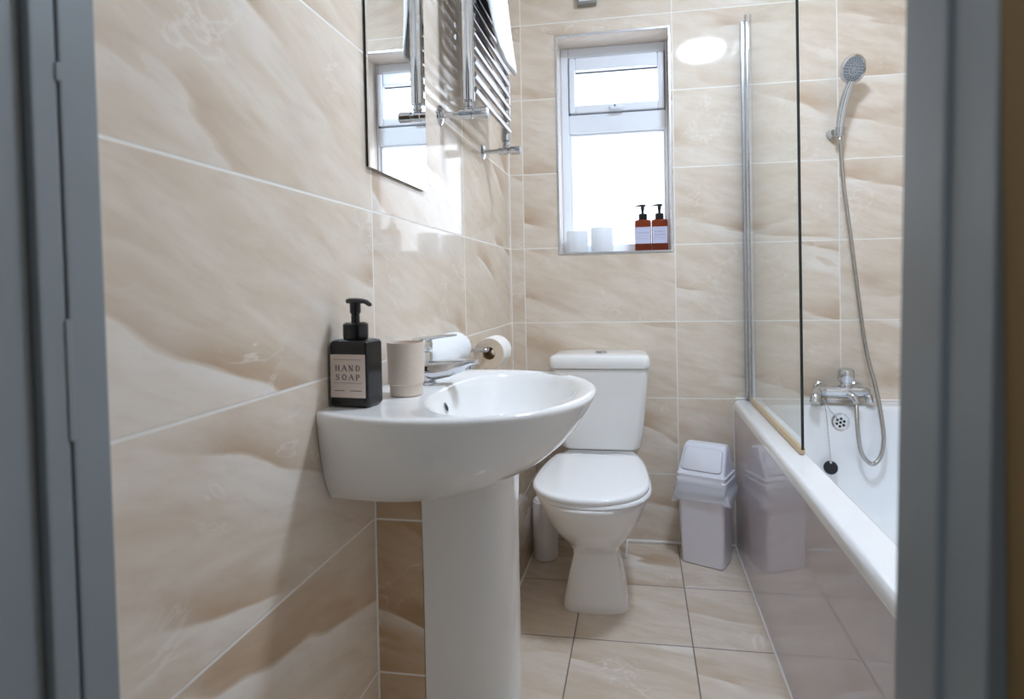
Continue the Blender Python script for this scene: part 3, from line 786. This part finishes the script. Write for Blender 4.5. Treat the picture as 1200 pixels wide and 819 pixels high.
def front_slope(u, v, out):
    """point on the lid's sloping front: u across (-1..1), v 0 bottom..1 top"""
    z = .345 + v * (.417 - .345)
    t = (z - .335) / (.423 - .335)
    yv = -.064 + (-.009 + .064) * t
    hw = .086 + (.077 - .086) * t
    n = Vector((0, 0, .53)) - E2 * .85
    return BC + E1 * (u * hw) + E2 * yv + Vector((0, 0, z)) + n * out
bm = BM()
def rp(s, out):
    P = []
    for p in rrect(-.86 * s, .86 * s, -1 + (1 - s) , 1 - (1 - s), .22, 0, 5): P.append(front_slope(p.x, (p.y + 1) / 2, out))
    return P
loft(bm, [rp(1.0, -.003), rp(1.0, .0025), rp(.975, .004)]); flap = obj('bin_flap', bm, M_BINLID, wb, ang=40)
bm = BM()
a_, b__ = rp(1.012, .0032), rp(.985, .0032)
loft(bm, [rp(1.015, -.002), rp(1.015, .0031), rp(.995, .0031)], False, False); obj('flap_groove', bm, M_BINLINE, flap)
bm = BM(); rings = []; rnd = random.Random(7)
NP = 96
base = rrect(-.5, .5, -.5, .5, .08, 0, 23)
ph = [rnd.uniform(0, 6.28) for _ in range(8)]
for j in range(13):
    v = j / 12
    ring = []
    for k, p in enumerate(base):
        a = math.atan2(p.y, p.x)
        fall = 0.055 + 0.018 * math.sin(2 * a + 1.0) + .009 * math.sin(5 * a + ph[0]) + .006 * math.sin(13 * a + ph[1]) + .003 * math.sin(29 * a)
        # a longer tail on the right-hand corner and a bulge at the left
        tail = math.exp(-((a + 0.45) / .34) ** 2) * .058
        bul = math.exp(-(((abs(a) - PI)) / .45) ** 2)
        z = .300 - v * (fall + tail)
        fl_ = (0.004 + .010 * v + .005 * math.sin(9 * a + ph[2] + 2 * v) * v + .0035 * math.sin(23 * a + ph[3] + 6 * v) * min(1, 2 * v) + .0025 * math.sin(37 * a + ph[4] - 7 * v) * v + .020 * bul * math.sin(PI * min(1, v * 1.1)) + .010 * (tail / .045) * v)
        hw, hd = .087 + fl_, .065 + fl_ * .9
        q = BC + E1 * (p.x * 2 * hw) + E2 * (p.y * 2 * hd)
        q.x = min(q.x, 0.8655); q.y = min(q.y, D - .004)
        ring.append(Vector((q.x, q.y, z)))
    rings.append(ring)
loft(bm, rings, False, False)
tag(obj('bin_liner', bm, M_LINER, None, True, 180), 'thin white plastic liner bag hanging over the rim of the swing bin', 'bin liner')

# ------------------------------------------------------------------ bath screen
SX = 0.926
scr = thing('bath_screen', 'clear glass bath screen hinged on a chrome post at the bath edge', 'bath screen', (SX, 1.9, 0.573))
bm = BM(); box(bm, SX - .003, SX + .003, 1.556, 2.245, 0.586, 2.018); obj('glass_pane', bm, M_GLASS, scr, False)
bm = BM(); box(bm, SX - .0033, SX + .0033, 1.552, 1.556, 0.586, 2.018); obj('glass_edge', bm, M_GLASSEDGE, scr, False)
bm = BM(); tube(bm, [(SX + .007, 2.242, 0.576), (SX + .007, 2.242, 2.012)], 0.0135, 20); lathe(bm, (SX + .007, 2.242, 2.012), (0, 0, 1), [(0.0135, 0), (0.0145, .001), (0.0145, .008), (0.010, .012)], 20)
obj('hinge_post', bm, M_CHROME, scr)
bm = BM(); box(bm, SX - .016, SX + .020, 2.252, D - .001, 0.576, 2.005, .003); obj('wall_profile', bm, M_CHROME2, scr, wn=True)
bm = BM(); box(bm, SX - .007, SX + .007, 1.556, 2.225, 0.5735, 0.590, .002); obj('bottom_seal', bm, M_SEAL, scr)

# ------------------------------------------------------------------ bath shower mixer, hose, shower, plug
MX, MY, MZ = 1.240, 2.195, 0.622
mx_ = thing('bath_mixer', 'chrome bath shower mixer tap on the back wall above the tub', 'tap', (MX, D, MZ))
bm = BM(); lathe(bm, (MX - .078, MY, MZ), (1, 0, 0), [(0.012, 0), (0.0165, .004), (0.019, .02), (0.021, .055), (0.024, .075), (0.021, .095), (0.018, .13), (0.0165, .155), (0.013, .16)], 28)
obj('mixer_body', bm, M_CHROME, mx_)
bm = BM(); tube(bm, spline([(MX - .068, MY, MZ + .002), (MX - .092, MY - .012, MZ + .002), (MX - .108, MY - .034, MZ - .012), (MX - .114, MY - .046, MZ - .034)], 6), [.017] * 6 + [.0165] * 6 + [.0175] * 7, 20)
obj('bath_spout', bm, M_CHROME, mx_)
for sx in (-.058, .066):
    bm = BM(); lathe(bm, (MX + sx, D - .001, MZ + .002), (0, -1, 0), [(0.023, 0), (0.022, .006), (0.017, .010), (0.0155, .05), (0.0155, .085)], 26); obj('wall_union', bm, M_CHROME, mx_)
bm = BM(); lathe(bm, (MX + .004, MY, MZ + .015), (0, -.12, 1), [(0.021, 0), (0.020, .012), (0.018, .015), (0.018, .019), (0.026, .024), (0.029, .036), (0.028, .060), (0.023, .068), (0.008, .070)], 28); obj('diverter_knob', bm, M_CHROME, mx_)
bm = BM(); tube(bm, spline([(MX + .004, MY - .010, MZ - .004), (MX + .022, MY - .030, MZ - .016), (MX + .028, MY - .036, MZ - .036)], 6), [.013] * 6 + [.0125] * 6 + [.0125], 18); obj('hose_outlet', bm, M_CHROME, mx_)
bm = BM(); lathe(bm, (MX + .078, MY, MZ - .012), (.25, -.35, -1), [(0.013, 0), (0.015, .006), (0.013, .026), (0.010, .03)], 20); obj('flow_handle', bm, M_CHROME, mx_)

HX, HY, HZ = 1.243, 2.225, 1.572
hs = [(MX + .028, MY - .036, MZ - .034), (1.258, 2.125, 0.52), (1.262, 2.112, 0.44), (1.280, 2.108, 0.400), (1.304, 2.110, 0.388), (1.330, 2.118, 0.414), (1.345, 2.132, 0.47), (1.347, 2.155, 0.545), (1.340, 2.185, 0.645),
      (1.322, 2.215, 0.769), (1.301, 2.222, 0.955), (1.279, 2.226, 1.172), (1.258, 2.228, 1.358), (1.248, 2.226, 1.50), (HX + .002, HY - .002, HZ - .028)]
path = spline(hs, 16)
bm = BM(); tube(bm, path, [0.0068 + (0.0006 if i % 2 else 0) for i in range(len(path))], 12)
hose = tag(obj('shower_hose', bm, M_HOSE), 'long chrome shower hose looping from the bath mixer up to the hand shower', 'hose')
hb = thing('shower_bracket', 'small chrome wall bracket holding the hand shower handle', 'shower bracket', (HX - .01, D, HZ))
bm = BM(); lathe(bm, (HX - .012, D - .0005, HZ - .006), (0, -1, 0), [(0.017, 0), (0.017, .006), (0.013, .012), (0.011, .034)], 24); obj('bracket_base', bm, M_CHROME, hb)
bm = BM(); lathe(bm, (HX, HY, HZ - .022), (.1, -.12, 1), [(0.0128, 0), (0.0168, .001), (0.0172, .028), (0.0130, .029)], 24, False, False); obj('bracket_cup', bm, M_CHROME2, hb)
sh_ = thing('hand_shower', 'chrome round hand shower head on the back wall above the tub', 'shower head', (HX, HY, HZ - .03))
bm = BM(); hp = spline([(HX, HY, HZ - .028), (HX + .003, HY - .004, HZ + .02), (HX + .010, HY - .013, HZ + .075), (HX + .022, HY - .028, HZ + .13), (HX + .030, HY - .040, HZ + .158)], 8)
tube(bm, hp, [0.0120 + .0040 * math.sin(PI * i / len(hp)) for i in range(len(hp))], 18); obj('shower_handle', bm, M_CHROME, sh_)
hc = Vector((HX + .033, HY - .052, HZ + .195)); hn = Vector((.34, -.86, -.38)).normalized()
bm = BM(); lathe(bm, hc - hn * .020, hn, [(0.012, -.012), (0.030, -.006), (0.046, .006), (0.0505, .016), (0.050, .021), (0.044, .023), (0.042, .021)], 40); head = obj('shower_head', bm, M_CHROME, sh_)
bm = BM(); lathe(bm, hc - hn * .0, hn, [(0.0425, 0), (0.0425, .0012), (0.020, .0022), (0.019, .0012), (0.008, .0018)], 40); face = obj('spray_face', bm, mat('grey_spray_face', '#9aa0a6', 0.3), head)
s_, t_ = frame_of(hn)
bm = BM()
for r, c in ((.037, 22), (.030, 18), (.024, 14), (.013, 8)):
    for k in range(c):
        a = 2 * PI * k / c
        lathe(bm, hc + (s_ * math.cos(a) + t_ * math.sin(a)) * r, hn, [(0.0018, 0), (0.0016, .0035)], 7)
nz = obj('spray_nozzle', bm, M_BLACK, face); nz['kind'] = 'stuff'

plug = thing('bath_plug', 'black rubber bath plug hanging on a ball chain below the mixer', 'bath plug', (1.169, 2.126, 0.366))
PL = Vector((1.169, 2.126, 0.366))
pn = Vector((-.15, -.85, .25)).normalized()
bm = BM(); lathe(bm, PL, pn, [(0.016, -.012), (0.0205, -.006), (0.0225, .0), (0.0235, .004), (0.022, .008), (0.010, .010)], 30); obj('plug_stopper', bm, M_RUBBER, plug)
bm = BM(); lathe(bm, PL + Vector((0, -.004, .016)), (0, 0, 1), [(0.004, 0), (0.005, .005), (0.002, .010)], 12); obj('plug_eyelet', bm, M_CHROME, plug)
ch = spline([(1.169, 2.123, .390), (1.167, 2.135, .47), (1.163, 2.150, .560), (1.160, 2.165, .598), (1.166, 2.172, .592), (1.185, 2.176, .558), (1.204, 2.178, .535), (ox - .012, oy - .004, oz + .012)], 14)
bm = BM(); tube(bm, ch, [0.0011 if i % 2 else 0.0019 for i in range(len(ch))], 7); obj('ball_chain', bm, M_CHROME2, plug)

# ------------------------------------------------------------------ mirror
mir = thing('wall_mirror', 'frameless rectangular mirror on the left wall above the wash basin', 'mirror', (0.0, 1.183, 1.258))
bm = BM(); box(bm, 0.0005, 0.0055, 1.036, 1.330, 1.258, 1.88); obj('mirror_backing', bm, M_MIREDGE, mir, False)
bm = BM(); box(bm, 0.0056, 0.0090, 1.034, 1.332, 1.256, 1.882); obj('mirror_glass', bm, M_MIRROR, mir, False)

# ------------------------------------------------------------------ towel radiator
RYA, RYB, RXX = 1.462, 1.888, 0.080
ZR0, ZR1 = 1.510, 2.16
rad = thing('towel_radiator', 'chrome ladder towel radiator on the left wall beside the mirror', 'towel radiator', (0.0, (RYA + RYB) / 2, ZR0))
for y in (RYA, RYB):
    bm = BM(); lathe(bm, (RXX, y, ZR0), (0, 0, 1), [(0.012, 0), (0.0165, .003), (0.0165, ZR1 - ZR0 - .003), (0.012, ZR1 - ZR0)], 28); obj('upright_rail', bm, M_CHROME, rad)
bar0 = None
for k in range(16):
    z = 1.545 + .0388 * k
    if bar0 is None:
        bm = BM(); tube(bm, [(RXX + .012, RYA + .006, z), (RXX + .012, RYB - .006, z)], 0.0095, 16)
        bar0 = obj('ladder_bar', bm, M_BAR, rad)
    else:
        c = bar0.copy(); COL.objects.link(c); c.parent = rad; c.location = (0, 0, .0388 * k)
for y, s in ((RYA, -1), (RYB, 1)):
    bm = BM(); lathe(bm, (RXX, y, ZR0 - .001), (0, 0, -1), [(0.010, 0), (0.0095, .006), (0.0125, .007), (0.0125, .013), (0.009, .014), (0.008, .030)], 20); obj('valve_tail', bm, M_CHROME2, rad)
    bm = BM(); lathe(bm, (RXX - .026, y, ZR0 - .030), (1, 0, 0), [(0.008, 0), (0.0125, .001), (0.0125, .016), (0.0140, .018), (0.0140, .034), (0.0115, .036), (0.0115, .041), (0.0145, .043), (0.0145, .074), (0.0125, .077)], 24); v = obj('radiator_valve', bm, M_CHROME, rad)
    bm = BM(); tube(bm, [(0.002, y, ZR0 - .030), (RXX - .02, y, ZR0 - .030)], .0075, 16); obj('supply_pipe', bm, M_CHROME, v)
    bm = BM(); lathe(bm, (0.0005, y, ZR0 - .030), (1, 0, 0), [(0.027, 0), (0.026, .003), (0.018, .008), (0.009, .010)], 30); obj('pipe_collar', bm, M_CHROME, v)
bm = BM()
for z in (1.640,):
    lathe(bm, (0.001, 1.78, z), (1, 0, 0), [(0.014, 0), (0.014, .06), (0.017, .062), (0.017, .080), (0.012, .083)], 20)
obj('wall_bracket', bm, M_CHROME, rad)

# white towel folded over the radiator bars
bm = BM(); rings = []
ztop = 1.545 + .0388 * 13
prof = [(0.066, 1.70), (0.066, 1.80), (0.066, 1.92), (0.068, ztop + .006), (0.080, ztop + .022), (0.096, ztop + .024), (0.112, ztop + .010), (0.118, 1.95), (0.123, 1.85), (0.130, 1.76), (0.136, 1.70), (0.139, 1.672)]
def P3(i, th):
    x, z = prof[i]
    a = Vector(prof[max(i - 1, 0)]); b = Vector(prof[min(i + 1, len(prof) - 1)])
    d = (b - a).normalized(); nn = Vector((-d.y, d.x))
    return Vector((x, z)) + nn * th
ysteps = 18
outer, inner = [], []
for j in range(ysteps + 1):
    v = j / ysteps
    edge = min(1, min(v, 1 - v) * 9)
    th = .0085 * math.sqrt(max(0.04, 1 - (1 - edge) ** 2))
    colr = []
    for i in range(len(prof)):
        fall = max(0, (ztop - prof[i][1]) / .4) if i >= 6 else 0
        y = 1.490 + .045 * fall + v * (0.205 + .02 * fall)
        wav = .0035 * math.sin(8 * v + 1.2) * fall
        q = P3(i, th + .004); colr.append(Vector((q.x + wav + .002, y, q.y)))
    for i in range(len(prof) - 1, -1, -1):
        fall = max(0, (ztop - prof[i][1]) / .4) if i >= 6 else 0
        y = 1.490 + .045 * fall + v * (0.205 + .02 * fall)
        wav = .0035 * math.sin(8 * v + 1.2) * fall
        q = P3(i, -th + .004); colr.append(Vector((q.x + wav + .002, y, q.y)))
    rings.append(colr)
loft(bm, rings)
tw = obj('hand_towel', bm, M_TOWEL, None, True, 80)
tag(tw, 'white towel draped over the bars of the chrome radiator', 'towel')
md = tw.modifiers.new('sub', 'SUBSURF'); md.levels = 1; md.render_levels = 1

# ------------------------------------------------------------------ things on the window sill
for xx, wd, hh, lab in ((0.268, .046, .090, 'shorter white pot on the window sill, nearest the radiator'), (0.370, .047, .102, 'taller white pot on the window sill, between other pot and amber bottles')):
    p = thing('white_pot', lab, 'pot', (xx, 2.338, WZ0 + e), 'white pots on the window sill')
    bm = BM(); lathe(bm, (xx, 2.338, WZ0 + e), (0, 0, 1), [(wd * .9, 0), (wd * .96, .004), (wd, hh * .6), (wd * .985, hh - .004), (wd * .96, hh), (wd * .90, hh), (wd * .88, hh - .006), (wd * .8, .01), (.01, .008)], 36)
    obj('pot_body', bm, M_FROST, p)
ex2, ey2 = Vector((1, 0, 0)), Vector((0, 1, 0))
for xx, lab, lines in (
    (0.5345, 'left amber pump bottle on the window sill with one line of text', [('text', 'CONDITIONER', 0, .071, .0034, .0042, .0008), ('rule', -.026, .026, .062, .0004), ('rule', -.026, .026, .050, .0004), ('rule', -.026, .026, .089, .0004)]),
    (0.6005, 'right amber pump bottle of body wash on the window sill by the recess edge', [('text', 'BODY', 0, .0745, .0060, .0060, .0042), ('text', 'WASH', 0, .0615, .0060, .0060, .0042), ('rule', -.024, .024, .054, .0004), ('rule', -.024, .024, .047, .0004), ('rule', -.024, .024, .089, .0004)])):
    bottle('pump_bottle', lab, (xx, 2.335, WZ0 + e), ex2, ey2, .0645, .052, .126, (M_AMBER, M_BLACK, M_LABELW, M_INK2), (-1, -.2, 0), lines,
           'amber pump bottles on the window sill', label_z=(.24, .76), neck=.0165, pump=.062)

# small vent high on the wall above the window
vt = thing('wall_vent', 'small grey vent grille high on the tiled wall above the window', 'vent', (0.33, D, 2.135))
bm = BM(); box(bm, 0.292, 0.368, D - .030, D - .0005, 2.126, 2.20, .004); obj('vent_cover', bm, M_VENT, vt)
bm = BM()
for k in range(5): box(bm, 0.300, 0.360, D - .033, D - .029, 2.136 + k * .012, 2.142 + k * .012, .001, 1)
obj('vent_slat', bm, M_UPVC, vt)
